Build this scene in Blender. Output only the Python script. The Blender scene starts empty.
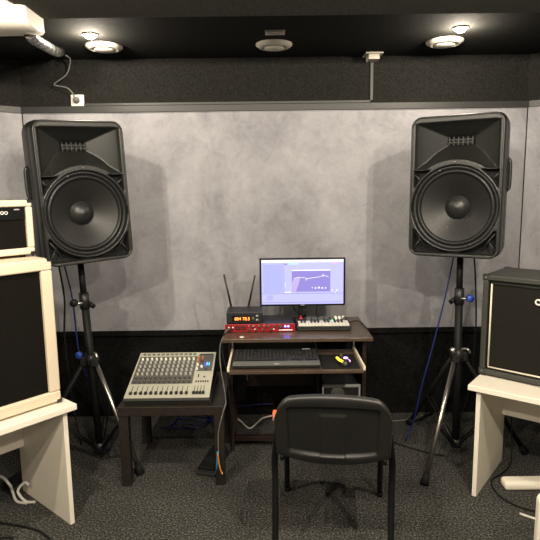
import bpy, math, random
from mathutils import Vector, Matrix
random.seed(7)
S = bpy.context.scene
COL = S.collection
R = math.radians

# ------------------------------------------------------------------ camera, world, exposure
cam_d = bpy.data.cameras.new('camera')
cam = bpy.data.objects.new('camera', cam_d); COL.objects.link(cam)
cam_d.sensor_width = 36; cam_d.sensor_height = 36; cam_d.lens = 36.0
cam_d.clip_start = 0.02
cam.matrix_world = Matrix.Translation((0, 0, 1.58)) @ Matrix.Rotation(R(90 - 8.5), 4, 'X') @ Matrix.Rotation(R(-0.7), 4, 'Z')
S.camera = cam
W = bpy.data.worlds.new('world'); S.world = W; W.use_nodes = True
W.node_tree.nodes['Background'].inputs[0].default_value = (1, 0.93, 0.82, 1)
W.node_tree.nodes['Background'].inputs[1].default_value = 0.02
S.view_settings.view_transform = 'Standard'
S.view_settings.look = 'None'
S.view_settings.exposure = 0.85
S.view_settings.gamma = 1.0
S.view_settings.use_curve_mapping = False
WARM = (1.0, 0.89, 0.73)
CEIL, SOFF = 2.42, 2.36
# (x, y, mounting height, watts) of every small ceiling spot of the room
SPOTS = [(-0.955, 3.07, CEIL, 11), (1.03, 3.03, CEIL, 11),
         (-0.95, 1.50, SOFF, 46), (0.95, 1.50, SOFF, 46),
         (-1.0, 0.0, SOFF, 60), (1.0, 0.0, SOFF, 60), (0.02, 0.7, SOFF, 50)]

# ------------------------------------------------------------------ materials
def mat(name, col, rough=0.5, metal=0.0, emit=None, estr=1.0, noise=None, bump=None, spec=0.5, sheen=0.0, coat=0.0):
    """noise = (scale, colour2, low, high[, detail]); bump = (scale, strength, distance)"""
    m = bpy.data.materials.new(name); m.use_nodes = True
    nt = m.node_tree; b = nt.nodes['Principled BSDF']
    b.inputs['Base Color'].default_value = (*col, 1)
    b.inputs['Roughness'].default_value = rough
    b.inputs['Metallic'].default_value = metal
    b.inputs['Specular IOR Level'].default_value = spec
    b.inputs['Sheen Weight'].default_value = sheen
    b.inputs['Coat Weight'].default_value = coat
    if emit:
        b.inputs['Emission Color'].default_value = (*emit, 1)
        b.inputs['Emission Strength'].default_value = estr
    tc = nt.nodes.new('ShaderNodeTexCoord')
    if noise:
        n = nt.nodes.new('ShaderNodeTexNoise'); n.inputs['Scale'].default_value = noise[0]
        n.inputs['Detail'].default_value = noise[4] if len(noise) > 4 else 4
        n.inputs['Roughness'].default_value = 0.65
        nt.links.new(tc.outputs['Object'], n.inputs['Vector'])
        r = nt.nodes.new('ShaderNodeValToRGB')
        r.color_ramp.elements[0].position = noise[2]; r.color_ramp.elements[0].color = (*col, 1)
        r.color_ramp.elements[1].position = noise[3]; r.color_ramp.elements[1].color = (*noise[1], 1)
        nt.links.new(n.outputs['Fac'], r.inputs['Fac'])
        nt.links.new(r.outputs['Color'], b.inputs['Base Color'])
    if bump:
        n = nt.nodes.new('ShaderNodeTexNoise'); n.inputs['Scale'].default_value = bump[0]
        n.inputs['Detail'].default_value = 3
        nt.links.new(tc.outputs['Object'], n.inputs['Vector'])
        k = nt.nodes.new('ShaderNodeBump'); k.inputs['Strength'].default_value = bump[1]; k.inputs['Distance'].default_value = bump[2]
        nt.links.new(n.outputs['Fac'], k.inputs['Height'])
        nt.links.new(k.outputs['Normal'], b.inputs['Normal'])
    return m

def plush_mat():
    m = mat('grey_plush', (0.3, 0.285, 0.275), 0.9, spec=0.2, sheen=0.25)
    nt = m.node_tree; b = nt.nodes['Principled BSDF']
    tc = nt.nodes.new('ShaderNodeTexCoord')
    def noi(scale, det, dist, sx=1, sz=1):
        mp = nt.nodes.new('ShaderNodeMapping'); mp.inputs['Scale'].default_value = (sx, 1, sz)
        nt.links.new(tc.outputs['Object'], mp.inputs['Vector'])
        n = nt.nodes.new('ShaderNodeTexNoise'); n.inputs['Scale'].default_value = scale
        n.inputs['Detail'].default_value = det; n.inputs['Distortion'].default_value = dist
        n.inputs['Roughness'].default_value = 0.6
        nt.links.new(mp.outputs['Vector'], n.inputs['Vector']); return n
    a = noi(2.2, 6, 0.8, 1.2, 0.8); c = noi(9, 8, 1.4); d = noi(60, 3, 0)
    mx = nt.nodes.new('ShaderNodeMix'); mx.data_type = 'FLOAT'; mx.inputs[0].default_value = 0.34
    nt.links.new(a.outputs['Fac'], mx.inputs[2]); nt.links.new(c.outputs['Fac'], mx.inputs[3])
    m2 = nt.nodes.new('ShaderNodeMix'); m2.data_type = 'FLOAT'; m2.inputs[0].default_value = 0.12
    nt.links.new(mx.outputs[0], m2.inputs[2]); nt.links.new(d.outputs['Fac'], m2.inputs[3])
    r = nt.nodes.new('ShaderNodeValToRGB')
    r.color_ramp.elements[0].position = 0.36; r.color_ramp.elements[0].color = (0.215, 0.213, 0.230, 1)
    r.color_ramp.elements[1].position = 0.66; r.color_ramp.elements[1].color = (0.380, 0.375, 0.395, 1)
    e = r.color_ramp.elements.new(0.5); e.color = (0.305, 0.300, 0.318, 1)
    nt.links.new(m2.outputs[0], r.inputs['Fac']); nt.links.new(r.outputs['Color'], b.inputs['Base Color'])
    return m

def carpet_mat():
    m = mat('carpet_pile', (0.05, 0.05, 0.045), 1.0, spec=0.1)
    nt = m.node_tree; b = nt.nodes['Principled BSDF']; tc = nt.nodes.new('ShaderNodeTexCoord')
    n1 = nt.nodes.new('ShaderNodeTexNoise'); n1.inputs['Scale'].default_value = 105; n1.inputs['Detail'].default_value = 3; n1.inputs['Roughness'].default_value = 0.75
    n2 = nt.nodes.new('ShaderNodeTexNoise'); n2.inputs['Scale'].default_value = 2.2; n2.inputs['Detail'].default_value = 4
    for n in (n1, n2): nt.links.new(tc.outputs['Object'], n.inputs['Vector'])
    r = nt.nodes.new('ShaderNodeValToRGB')
    r.color_ramp.elements[0].position = 0.40; r.color_ramp.elements[0].color = (0.016, 0.016, 0.0145, 1)
    r.color_ramp.elements[1].position = 0.68; r.color_ramp.elements[1].color = (0.22, 0.213, 0.193, 1)
    e = r.color_ramp.elements.new(0.53); e.color = (0.062, 0.06, 0.055, 1)
    nt.links.new(n1.outputs['Fac'], r.inputs['Fac'])
    mr = nt.nodes.new('ShaderNodeMapRange'); mr.inputs['From Min'].default_value = 0.3; mr.inputs['From Max'].default_value = 0.7
    mr.inputs['To Min'].default_value = 0.75; mr.inputs['To Max'].default_value = 1.15
    nt.links.new(n2.outputs['Fac'], mr.inputs['Value'])
    mx = nt.nodes.new('ShaderNodeMix'); mx.data_type = 'RGBA'; mx.blend_type = 'MULTIPLY'; mx.inputs[0].default_value = 1
    nt.links.new(r.outputs['Color'], mx.inputs[6]); nt.links.new(mr.outputs['Result'], mx.inputs[7])
    nt.links.new(mx.outputs[2], b.inputs['Base Color'])
    k = nt.nodes.new('ShaderNodeBump'); k.inputs['Strength'].default_value = 0.6; k.inputs['Distance'].default_value = 0.006
    nt.links.new(n1.outputs['Fac'], k.inputs['Height']); nt.links.new(k.outputs['Normal'], b.inputs['Normal'])
    return m

M = {}
M['plush'] = plush_mat()
M['carpet'] = carpet_mat()
M['felt'] = mat('black_felt', (0.009, 0.0088, 0.008), 1.0, spec=0.05, noise=(140, (0.030, 0.029, 0.026), 0.35, 0.8, 3), bump=(160, 0.5, 0.003))
M['felt_low'] = mat('black_felt_low', (0.006, 0.006, 0.0055), 1.0, spec=0.05, noise=(90, (0.017, 0.0165, 0.015), 0.4, 0.8, 3), bump=(120, 0.4, 0.003))
M['felt_lit'] = mat('black_felt_lit', (0.045, 0.044, 0.039), 1.0, spec=0.05, noise=(140, (0.12, 0.116, 0.103), 0.35, 0.8, 3), bump=(160, 0.5, 0.003))  # soffit felt, with bounced lamp light painted in as a lighter tone
M['trim'] = mat('trim_grey', (0.022, 0.022, 0.021), 0.5)
M['black'] = mat('black_plastic', (0.012, 0.012, 0.012), 0.45, bump=(500, 0.15, 0.0008))
M['blackgloss'] = mat('black_gloss', (0.008, 0.008, 0.008), 0.2)
M['rubber'] = mat('rubber', (0.008, 0.008, 0.0075), 0.8, spec=0.25)
M['cab_plastic'] = mat('speaker_plastic', (0.011, 0.0113, 0.0098), 0.42, bump=(420, 0.35, 0.0012))
M['recess'] = mat('recess_black', (0.006, 0.006, 0.006), 0.9)
M['cone'] = mat('paper_cone', (0.009, 0.0085, 0.0078), 0.5, bump=(260, 0.3, 0.001))
M['dust'] = mat('dust_cap', (0.012, 0.012, 0.012), 0.42)
M['ring'] = mat('surround_rubber', (0.008, 0.008, 0.008), 0.45, spec=0.35)
M['steel'] = mat('brushed_steel', (0.42, 0.40, 0.36), 0.32, 1.0)
M['darksteel'] = mat('black_steel_tube', (0.007, 0.007, 0.007), 0.55, spec=0.2)
M['blue'] = mat('blue_plastic', (0.02, 0.06, 0.38), 0.4)
M['bluecable'] = mat('blue_cable', (0.008, 0.016, 0.12), 0.5)
M['white'] = mat('white_plastic', (0.72, 0.68, 0.60), 0.4)
M['offwhite'] = mat('vent_white', (0.48, 0.45, 0.38), 0.5)
M['whitecable'] = mat('white_cable', (0.62, 0.60, 0.54), 0.5)
M['greycable'] = mat('grey_cable', (0.13, 0.125, 0.115), 0.5)
M['laminate'] = mat('cream_white_laminate', (0.86, 0.80, 0.67), 0.45)
M['cream'] = mat('cream_tolex', (0.70, 0.60, 0.45), 0.6, noise=(180, (0.62, 0.53, 0.39), 0.4, 0.7), bump=(240, 0.4, 0.001))
M['piping'] = mat('piping', (0.70, 0.65, 0.52), 0.5)
M['grille'] = mat('black_grille_cloth', (0.006, 0.0052, 0.0042), 0.95, noise=(300, (0.011, 0.0095, 0.008), 0.4, 0.7), spec=0.05)
M['grille2'] = mat('dark_grille_cloth', (0.011, 0.0105, 0.0085), 0.95, noise=(300, (0.022, 0.021, 0.017), 0.4, 0.7), spec=0.08)
M['tolex'] = mat('black_tolex', (0.028, 0.029, 0.025), 0.5, noise=(220, (0.055, 0.055, 0.048), 0.4, 0.7), bump=(260, 0.5, 0.001))
M['corner'] = mat('corner_protector', (0.02, 0.02, 0.02), 0.3)
M['wenge'] = mat('dark_brown_veneer', (0.014, 0.0105, 0.008), 0.42, noise=(30, (0.021, 0.016, 0.012), 0.4, 0.6))
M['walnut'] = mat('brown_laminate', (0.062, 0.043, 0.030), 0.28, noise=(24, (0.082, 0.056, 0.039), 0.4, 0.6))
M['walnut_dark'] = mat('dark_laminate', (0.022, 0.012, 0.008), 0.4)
M['rail'] = mat('cream_rail', (0.75, 0.68, 0.50), 0.4)
M['red'] = mat('red_anodised', (0.34, 0.016, 0.020), 0.35, 0.3)
M['redlight'] = mat('red_switch', (0.7, 0.08, 0.03), 0.4, emit=(1, 0.12, 0.03), estr=1.2)
M['silver'] = mat('silver_paint', (0.50, 0.50, 0.50), 0.4, 0.4)
M['mixface'] = mat('mixer_panel', (0.42, 0.41, 0.33), 0.45)
M['mixgrey'] = mat('mixer_channel_field', (0.09, 0.09, 0.08), 0.5)
M['knobg'] = mat('knob_grey', (0.36, 0.35, 0.31), 0.5)
M['knobd'] = mat('knob_dark', (0.05, 0.045, 0.04), 0.5)
M['knobo'] = mat('knob_orange', (0.42, 0.12, 0.03), 0.5)
M['knobw'] = mat('knob_white', (0.72, 0.70, 0.60), 0.5)
M['ink'] = mat('ink_black', (0.01, 0.01, 0.01), 0.6)
M['ivory'] = mat('key_white', (0.78, 0.76, 0.66), 0.35)
M['padg'] = mat('pad_grey', (0.10, 0.10, 0.09), 0.6)
M['green'] = mat('green_light', (0.1, 0.6, 0.3), 0.4, emit=(0.1, 1, 0.45), estr=1.2)
M['bluelight'] = mat('blue_light', (0.1, 0.1, 0.8), 0.4, emit=(0.10, 0.12, 1), estr=8)
M['whitelight'] = mat('white_mark', (0.8, 0.8, 0.8), 0.4, emit=(1, 1, 1), estr=0.4)
M['orange'] = mat('orange_digits', (0.5, 0.1, 0.0), 0.4, emit=(1, 0.25, 0.05), estr=2.2)
M['yellow'] = mat('yellow_light', (0.8, 0.55, 0.02), 0.4, emit=(1, 0.72, 0.05), estr=0.7)
M['purple'] = mat('purple_light', (0.7, 0.3, 0.9), 0.4, emit=(0.9, 0.4, 1), estr=1.6)
M['text'] = mat('badge_lettering', (0.75, 0.73, 0.68), 0.4)
M['bulb'] = mat('lit_bulb', (1, 0.9, 0.7), 0.4, emit=(1, 0.86, 0.62), estr=60)
M['foil'] = mat('silver_foil', (0.30, 0.30, 0.29), 0.35, 0.9, noise=(25, (0.05, 0.05, 0.05), 0.4, 0.6), bump=(45, 0.9, 0.01))
def em(name, c, s=0.70): return mat(name, (0.02, 0.02, 0.02), 0.3, emit=c, estr=s)
M['s_bg'] = em('screen_lavender', (0.50, 0.50, 0.98)); M['s_top'] = em('screen_white', (0.92, 0.92, 1.0))
M['s_mid'] = em('screen_blue', (0.40, 0.42, 0.90)); M['s_win'] = em('screen_violet', (0.27, 0.22, 0.62))
M['s_line'] = em('screen_grey', (0.22, 0.22, 0.50)); M['s_curve'] = em('screen_curve', (0.50, 0.40, 0.72))
M['s_pink'] = em('screen_pink', (0.9, 0.42, 0.72)); M['s_green'] = em('screen_green', (0.5, 0.85, 0.8))

# ------------------------------------------------------------------ mesh helpers
class MB:
    def __init__(s): s.v = []; s.f = []; s.mi = []; s.sm = []
    def add(s, vs, fs, m=0, smooth=False):
        o = len(s.v); s.v += [tuple(v) for v in vs]
        for f in fs: s.f.append(tuple(i + o for i in f)); s.mi.append(m); s.sm.append(smooth)
        return s
    def box(s, x0, x1, y0, y1, z0, z1, m=0, T=None):
        vs = [Vector((x, y, z)) for x in (x0, x1) for y in (y0, y1) for z in (z0, z1)]
        if T: vs = [T @ v for v in vs]
        return s.add(vs, [(0, 1, 3, 2), (4, 6, 7, 5), (0, 4, 5, 1), (2, 3, 7, 6), (0, 2, 6, 4), (1, 5, 7, 3)], m)
    def loft(s, rings, m=0, smooth=True, cap0=True, cap1=True):
        n = len(rings[0]); o = []
        for r in rings: o += list(r)
        fs = [(k * n + i, k * n + (i + 1) % n, (k + 1) * n + (i + 1) % n, (k + 1) * n + i) for k in range(len(rings) - 1) for i in range(n)]
        s.add(o, fs, m, smooth); b = len(s.v) - len(o)
        if cap0: s.f.append(tuple(b + i for i in range(n))[::-1]); s.mi.append(m); s.sm.append(False)
        if cap1: s.f.append(tuple(b + (len(rings) - 1) * n + i for i in range(n))); s.mi.append(m); s.sm.append(False)
        return s
    def cyl(s, a, b, r0, r1=None, n=16, m=0, cap=True):
        a, b = Vector(a), Vector(b); r1 = r0 if r1 is None else r1
        d = (b - a).normalized(); u = d.orthogonal().normalized(); w = d.cross(u)
        ring = lambda c, r: [c + (u * math.cos(2 * math.pi * i / n) + w * math.sin(2 * math.pi * i / n)) * r for i in range(n)]
        return s.loft([ring(a, r0), ring(b, r1)], m, True, cap, cap)
    def lathe(s, prof, c=(0, 0, 0), axis='Z', n=32, m=0, smooth=True):
        """prof: (radius, height along the axis)"""
        c = Vector(c); rings = []
        for r, h in prof:
            ring = []
            for i in range(n):
                a = 2 * math.pi * i / n; x, y = r * math.cos(a), r * math.sin(a)
                ring.append(c + (Vector((x, y, h)) if axis == 'Z' else Vector((x, h, y)) if axis == 'Y' else Vector((h, x, y))))
            rings.append(ring)
        return s.loft(rings, m, smooth, False, False)
    def tube(s, pts, r, n=8, m=0, smooth_path=True, sub=6):
        pts = [Vector(p) for p in pts]
        if smooth_path and len(pts) > 2:
            q = []; P = [pts[0] * 2 - pts[1]] + pts + [pts[-1] * 2 - pts[-2]]
            for i in range(1, len(P) - 2):
                for k in range(sub):
                    t = k / sub; a, b, c, d = P[i - 1:i + 3]
                    q.append(0.5 * (2 * b + (c - a) * t + (2 * a - 5 * b + 4 * c - d) * t * t + (3 * b - a - 3 * c + d) * t ** 3))
            q.append(pts[-1]); pts = q
        rings = []; u = None
        for i, p in enumerate(pts):
            d = (pts[min(i + 1, len(pts) - 1)] - pts[max(i - 1, 0)]).normalized()
            if u is None: u = d.orthogonal().normalized()
            u = (u - d * u.dot(d)).normalized(); w = d.cross(u)
            rings.append([p + (u * math.cos(2 * math.pi * k / n) + w * math.sin(2 * math.pi * k / n)) * r for k in range(n)])
        return s.loft(rings, m, True)
    def build(s, name, mats, parent=None, bevel=0, seg=2, loc=None):
        me = bpy.data.meshes.new(name); me.from_pydata(s.v, [], s.f)
        me.polygons.foreach_set('material_index', s.mi); me.polygons.foreach_set('use_smooth', s.sm)
        for k in (mats if isinstance(mats, (list, tuple)) else [mats]): me.materials.append(M[k] if isinstance(k, str) else k)
        me.update(); o = bpy.data.objects.new(name, me); COL.objects.link(o)
        if parent: o.parent = parent
        if loc: o.location = loc
        if bevel:
            b = o.modifiers.new('bevel', 'BEVEL'); b.width = bevel; b.segments = seg; b.limit_method = 'ANGLE'; b.angle_limit = R(35)
        return o

def tag(o, label, cat, group=None):
    o['label'] = label; o['category'] = cat
    if group: o['group'] = group
    return o
def struct(o): o['kind'] = 'structure'; return o
def thing(name, loc, label, cat, rz=0, group=None):
    o = bpy.data.objects.new(name, None); COL.objects.link(o); o.empty_display_size = 0.1
    o.location = loc; o.rotation_euler = (0, 0, rz); return tag(o, label, cat, group)
def inst(src, parent, loc):
    o = src.copy(); COL.objects.link(o); o.parent = parent; o.location = loc; return o
def rrect(w, h, r, n=6, cx=0, cz=0, y=0):
    """rounded rectangle ring in the XZ plane"""
    out = []
    for k, (sx, sz) in enumerate(((1, 1), (-1, 1), (-1, -1), (1, -1))):
        for i in range(n + 1):
            a = math.pi / 2 * (k + i / n)
            out.append(Vector((cx + sx * (w / 2 - r) + r * math.cos(a), y, cz + sz * (h / 2 - r) + r * math.sin(a))))
    return out
def letters(txt, size, mname, parent, loc, rot=(R(90), 0, 0), depth=0.001, name='lettering'):
    cu = bpy.data.curves.new(name, 'FONT'); cu.body = txt; cu.size = size; cu.extrude = depth
    t = bpy.data.objects.new(name, cu); COL.objects.link(t)
    bpy.context.view_layer.update()
    me = bpy.data.meshes.new_from_object(t.evaluated_get(bpy.context.evaluated_depsgraph_get()))
    bpy.data.objects.remove(t); me.materials.clear(); me.materials.append(M[mname])
    o = bpy.data.objects.new(name, me); COL.objects.link(o); o.parent = parent; o.location = loc; o.rotation_euler = rot
    return o

# ------------------------------------------------------------------ room shell
YB = 3.64; XL, XR = -1.60, 1.69; CH = 0.77; CV = 0.64       # back wall, its corners, the angled corner boards
XLL, XRR, YN = -2.6, 2.75, -1.8
ylc, yrc = YB - CV, YB - CV
struct(MB().box(XLL - .1, XRR + .1, YN - .1, YB + .15, -0.1, 0).build('floor', 'carpet'))
struct(MB().box(XLL - .1, XRR + .1, YN - .1, YB + .15, CEIL, CEIL + .1).build('ceiling', 'felt'))
ZP0, ZP1 = 0.622, 2.093
def wall_strip(name, pts, z0, z1, t, m):
    """pts: plan polyline seen from inside, left to right; thickness t outward"""
    b = MB(); P = [Vector((x, y)) for x, y in pts]
    nrm = []
    for i in range(len(P)):
        d0 = (P[i] - P[i - 1]).normalized() if i else (P[1] - P[0]).normalized()
        d1 = (P[i + 1] - P[i]).normalized() if i < len(P) - 1 else d0
        n = Vector((-(d0.y + d1.y), d0.x + d1.x)).normalized(); k = max(0.3, n.dot(Vector((-d0.y, d0.x))))
        nrm.append(n * t / k)
    for i in range(len(P) - 1):
        a, c, an, cn = P[i], P[i + 1], P[i] + nrm[i], P[i + 1] + nrm[i + 1]
        vs = [(q.x, q.y, z) for z in (z0, z1) for q in (a, c, cn, an)]
        b.add(vs, [(0, 3, 2, 1), (4, 5, 6, 7), (0, 1, 5, 4), (2, 3, 7, 6), (1, 2, 6, 5), (3, 0, 4, 7)])
    return struct(b.build(name, m))
CL = (XL - CH * 1.25, YB - CV * 1.25); CR = (XR + CH * 1.25, YB - CV * 1.25)
back = [(XLL, CL[1] - 0.03), CL, (XL, YB), (XR, YB), CR, (XRR, CR[1] - 0.03)]
wall_strip('wall_back_lower', back, 0, ZP0, .1, 'felt_low')
wall_strip('wall_back_upper', back, ZP1, CEIL, .1, 'felt')
wall_strip('wall_back', [(XL + .002, YB - .012), (XR - .002, YB - .012)], ZP0, ZP1, .1, 'plush')
wall_strip('wall_back_left', [(XLL, CL[1] - 0.03), (CL[0], CL[1] - .012), (XL, YB - .014)], ZP0, ZP1, .1, 'plush')
wall_strip('wall_back_right', [(XR, YB - .014), (CR[0], CR[1] - .012), (XRR, CR[1] - 0.03)], ZP0, ZP1, .1, 'plush')
wall_strip('wall_left', [(XLL, YN), (XLL, CL[1] - .03)], 0, CEIL, .1, 'felt')
wall_strip('wall_right', [(XRR, CR[1] - .03), (XRR, YN)], 0, CEIL, .1, 'felt')
wall_strip('wall_front', [(XRR, YN), (XLL, YN)], 0, CEIL, .1, 'plush')
off = lambda d: [(CL[0], CL[1] - d), (XL, YB - d), (XR, YB - d), (CR[0], CR[1] - d)]
wall_strip('trim_1', off(.030), ZP1 - .006, ZP1 + .032, .028, 'trim')       # rail along the panel tops
wall_strip('trim_2', off(.026), ZP0 - .030, ZP0 + .004, .022, 'felt_low')   # rail under the panels
wall_strip('trim_3', [(XL - .004, YB - .016), (XL + .004, YB - .016)], ZP0, ZP1 - .006, .004, 'black')
wall_strip('trim_4', [(XR - .004, YB - .016), (XR + .004, YB - .016)], ZP0, ZP1 - .006, .004, 'black')
struct(MB().box(-1.06, XRR, YN, 2.60, SOFF, CEIL).build('ceiling_soffit', 'felt_lit'))

# ------------------------------------------------------------------ ceiling fittings
def downlight(i, x, y, z, watts):
    vis = i < 2
    lab = ['lit ceiling spotlight behind the left round vent, above the left loudspeaker', 'lit ceiling spotlight behind the right round vent, above the right loudspeaker']
    t = thing('ceiling_spotlight', (x, y, z), lab[i] if vis else 'lit ceiling spotlight overhead, above the top edge of the photo', 'spotlight', 0, 'lit ceiling spotlights' if vis else 'ceiling spotlights overhead')
    MB().lathe([(.030, -.008), (.040, -.007), (.042, 0), (.030, 0)], n=28).build('housing', 'offwhite', t)
    MB().lathe([(.0, -.026), (.016, -.024), (.028, -.014), (.030, -.001)], n=24).build('bulb', 'bulb', t)
    ld = bpy.data.lights.new('spot_beam', 'POINT'); ld.energy = watts; ld.color = WARM; ld.shadow_soft_size = 0.02
    lo = bpy.data.objects.new('spot_beam', ld); COL.objects.link(lo); lo.parent = t; lo.location = (0, 0, -.045)
for i, q in enumerate(SPOTS): downlight(i, *q)

for x, y, lab in ((-.954, 3.317, 'round white ceiling vent beside the left lit spotlight'),
                  (.04, 3.32, 'round white ceiling vent in the middle, in front of the small rectangular fitting'),
                  (1.033, 3.30, 'round white ceiling vent beside the right lit spotlight')):
    t = thing('ceiling_vent', (x, y, CEIL), lab, 'vent', 0, 'round ceiling vents')
    MB().lathe([(.066, -.012), (.070, -.024), (.088, -.020), (.106, -.008), (.107, 0), (.066, 0)], n=48).build('ring', 'offwhite', t)
    MB().lathe([(.0, -.030), (.050, -.029), (.060, -.022), (.056, -.014), (.02, -.006), (.02, 0)], n=40).build('disc', 'offwhite', t)
t = thing('ceiling_fitting', (.043, 3.057, CEIL), 'small rectangular white ceiling fitting above the middle round vent', 'light fitting')
MB().box(-.052, .052, -.028, -.016, -.014, 0).box(-.052, .052, .016, .028, -.014, 0).box(-.052, -.040, -.016, .016, -.014, 0).box(.040, .052, -.016, .016, -.014, 0).build('frame', 'offwhite', t, .002)
MB().box(-.040, .040, -.016, .016, -.008, 0).build('diffuser', 'silver', t)
t = thing('junction_box', (.667, 3.575, CEIL), 'small white ceiling box at the top of the vertical cable duct', 'junction box')
MB().box(-.034, .034, -.045, .055, -.042, 0).build('box', 'offwhite', t, .003)
MB().box(-.055, .055, -.06, .055, -.012, -.002).build('lid', 'offwhite', t, .002)
t = thing('cable_duct', (.672, YB, 2.13), 'thin dark grey cable duct running up the wall and along above the panel rail', 'cable duct')
MB().box(-.010, .010, -.014, 0, 0, CEIL - 2.13 - .042).build('upright_run', 'trim', t, .002)
MB().box(-1.87, .010, -.014, 0, -.001, .016).build('level_run', 'trim', t, .002)
# socket with plug and cable
t = thing('wall_socket', (-1.235, YB, 2.165), 'white wall socket above the panel rail with a white plug in it', 'socket')
MB().box(-.042, .042, -.016, 0, -.036, .036).build('faceplate', 'white', t, .004)
MB().lathe([(.027, -.017), (.030, -.020), (.032, -.0165), (.032, -.010)], axis='Y', n=28).build('receptacle', 'white', t)
MB().lathe([(.0, -.052), (.013, -.050), (.016, -.040), (.022, -.018)], axis='Y', n=20, c=(-.004, 0, 0)).build('plug', 'greycable', t)
tag(MB().tube([(-1.239, 3.59, 2.165), (-1.245, 3.575, 2.20), (-1.28, 3.575, 2.235), (-1.345, 3.585, 2.25), (-1.36, 3.585, 2.262), (-1.28, 3.57, 2.31), (-1.245, 3.55, 2.36), (-1.225, 3.51, 2.395), (-1.232, 3.46, 2.405)], .0045).build('power_cable', 'greycable'),
    'pale thin cable looping from the silver pipe down to the wall socket', 'cable')

# air conditioner, top left
t = thing('air_conditioner', (-1.020, 2.42, 2.283), 'white wall air conditioner in the top left corner', 'air conditioner')
sec = [(0.02, .02), (0.0, .05), (-.012, .11), (-.008, .22), (.02, .29), (.10, .30), (.20, .30), (.205, .02), (.10, .0), (.05, .004)]
sec = [(y, z * .5) for y, z in sec]
def acring(x, k, dz=0): return [Vector((x, .1 + (y - .1) * k, .075 + (z - .075) * k)) for y, z in sec]
MB().loft([acring(-.85, 1), acring(-.03, 1), acring(-.012, .97), acring(0, .86)], 0).build('body', 'white', t)
MB().box(-.80, -.10, -.016, -.006, .028, .060).build('louver', 'white', t, .003)
MB().box(-.82, -.06, -.0165, -.010, .075, .125).build('front_panel', 'white', t, .004)
struct(MB().box(-2.6, -1.16, 2.632, 2.80, 2.33, CEIL).build('ceiling_bulkhead', 'felt'))
t = tag(MB().tube([(-1.085, 2.60, 2.300), (-1.10, 2.68, 2.297), (-1.15, 2.95, 2.33), (-1.21, 3.25, 2.375), (-1.25, 3.42, 2.42)], .028, 14).build('insulated_pipe', 'foil'),
        'silver foil wrapped pipe running from the air conditioner to the ceiling', 'pipe')

# ------------------------------------------------------------------ loudspeakers
SW, SH, SD = .436, .685, .38
def sstep(a, b, x):
    t = max(0., min(1., (x - a) / (b - a))); return t * t * (3 - 2 * t)
WC = .243
def baffle_depth(u, w):
    r = math.hypot(u, w - WC); d = 0
    # horn flare above the woofer
    top, bot = .655, max(.425, WC + math.sqrt(max(0, .232 ** 2 - u * u)) if abs(u) < .232 else .425)
    hw = .200
    if abs(u) < hw and bot < w < top:
        tu, t0, t1 = .060, .548, .590
        fu = max(0, (abs(u) - tu) / (hw - tu))
        fw = (w - t1) / (top - t1) if w > t1 else ((t0 - w) / (t0 - bot) if w < t0 else 0)
        f = max(fu, fw); d = max(d, .115 * (1 - f) ** 0.85 * sstep(1.0, .93, f) + .004 * sstep(1, .93, f))
        if f <= 0: d = .15
    # corner ports
    au = abs(u)
    if r > .215 and au < .200 and (.016 < w < .135 or .330 < w < .428):
        e = min(.200 - au, r - .215, (w - .016) if w < .2 else (w - .330), (.135 - w) if w < .2 else (.428 - w))
        d = max(d, .055 * sstep(0, .010, e))
    # woofer opening
    if r < .206: d = max(d, .110 * sstep(.206, .200, r))
    return d
def baffle_mesh():
    nx, nz = 112, 172; b = MB(); vs = []
    W2, H2 = SW / 2 - .010, SH - .020
    for j in range(nz + 1):
        for i in range(nx + 1):
            u = -W2 + 2 * W2 * i / nx; w = .010 + H2 * j / nz
            # squeeze the rectangle's corners round
            cu, cw = W2 - .03, SH / 2 - .04
            du, dw = abs(u) - cu, abs(w - SH / 2) - cw
            uu, ww = u, w
            if du > 0 and dw > 0:
                L = math.hypot(du, dw)
                m = max(du, dw); k = m / L
                uu = math.copysign(cu + du * k, u); ww = SH / 2 + math.copysign(cw + dw * k, w - SH / 2)
            vs.append((uu, baffle_depth(u, w), ww))
    fs = [(j * (nx + 1) + i, j * (nx + 1) + i + 1, (j + 1) * (nx + 1) + i + 1, (j + 1) * (nx + 1) + i) for j in range(nz) for i in range(nx)]
    mis = []
    for f in fs:
        cx = sum(vs[i][0] for i in f) / 4; cz = sum(vs[i][2] for i in f) / 4; dd = sum(vs[i][1] for i in f) / 4
        r = math.hypot(cx, cz - WC); port = cz < .428 and r > .206 and dd > .03
        b.add([], []) ; mis.append(1 if port or dd > .14 else 0)
    b.add(vs, fs, 0, True); b.mi = mis
    return b
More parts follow.
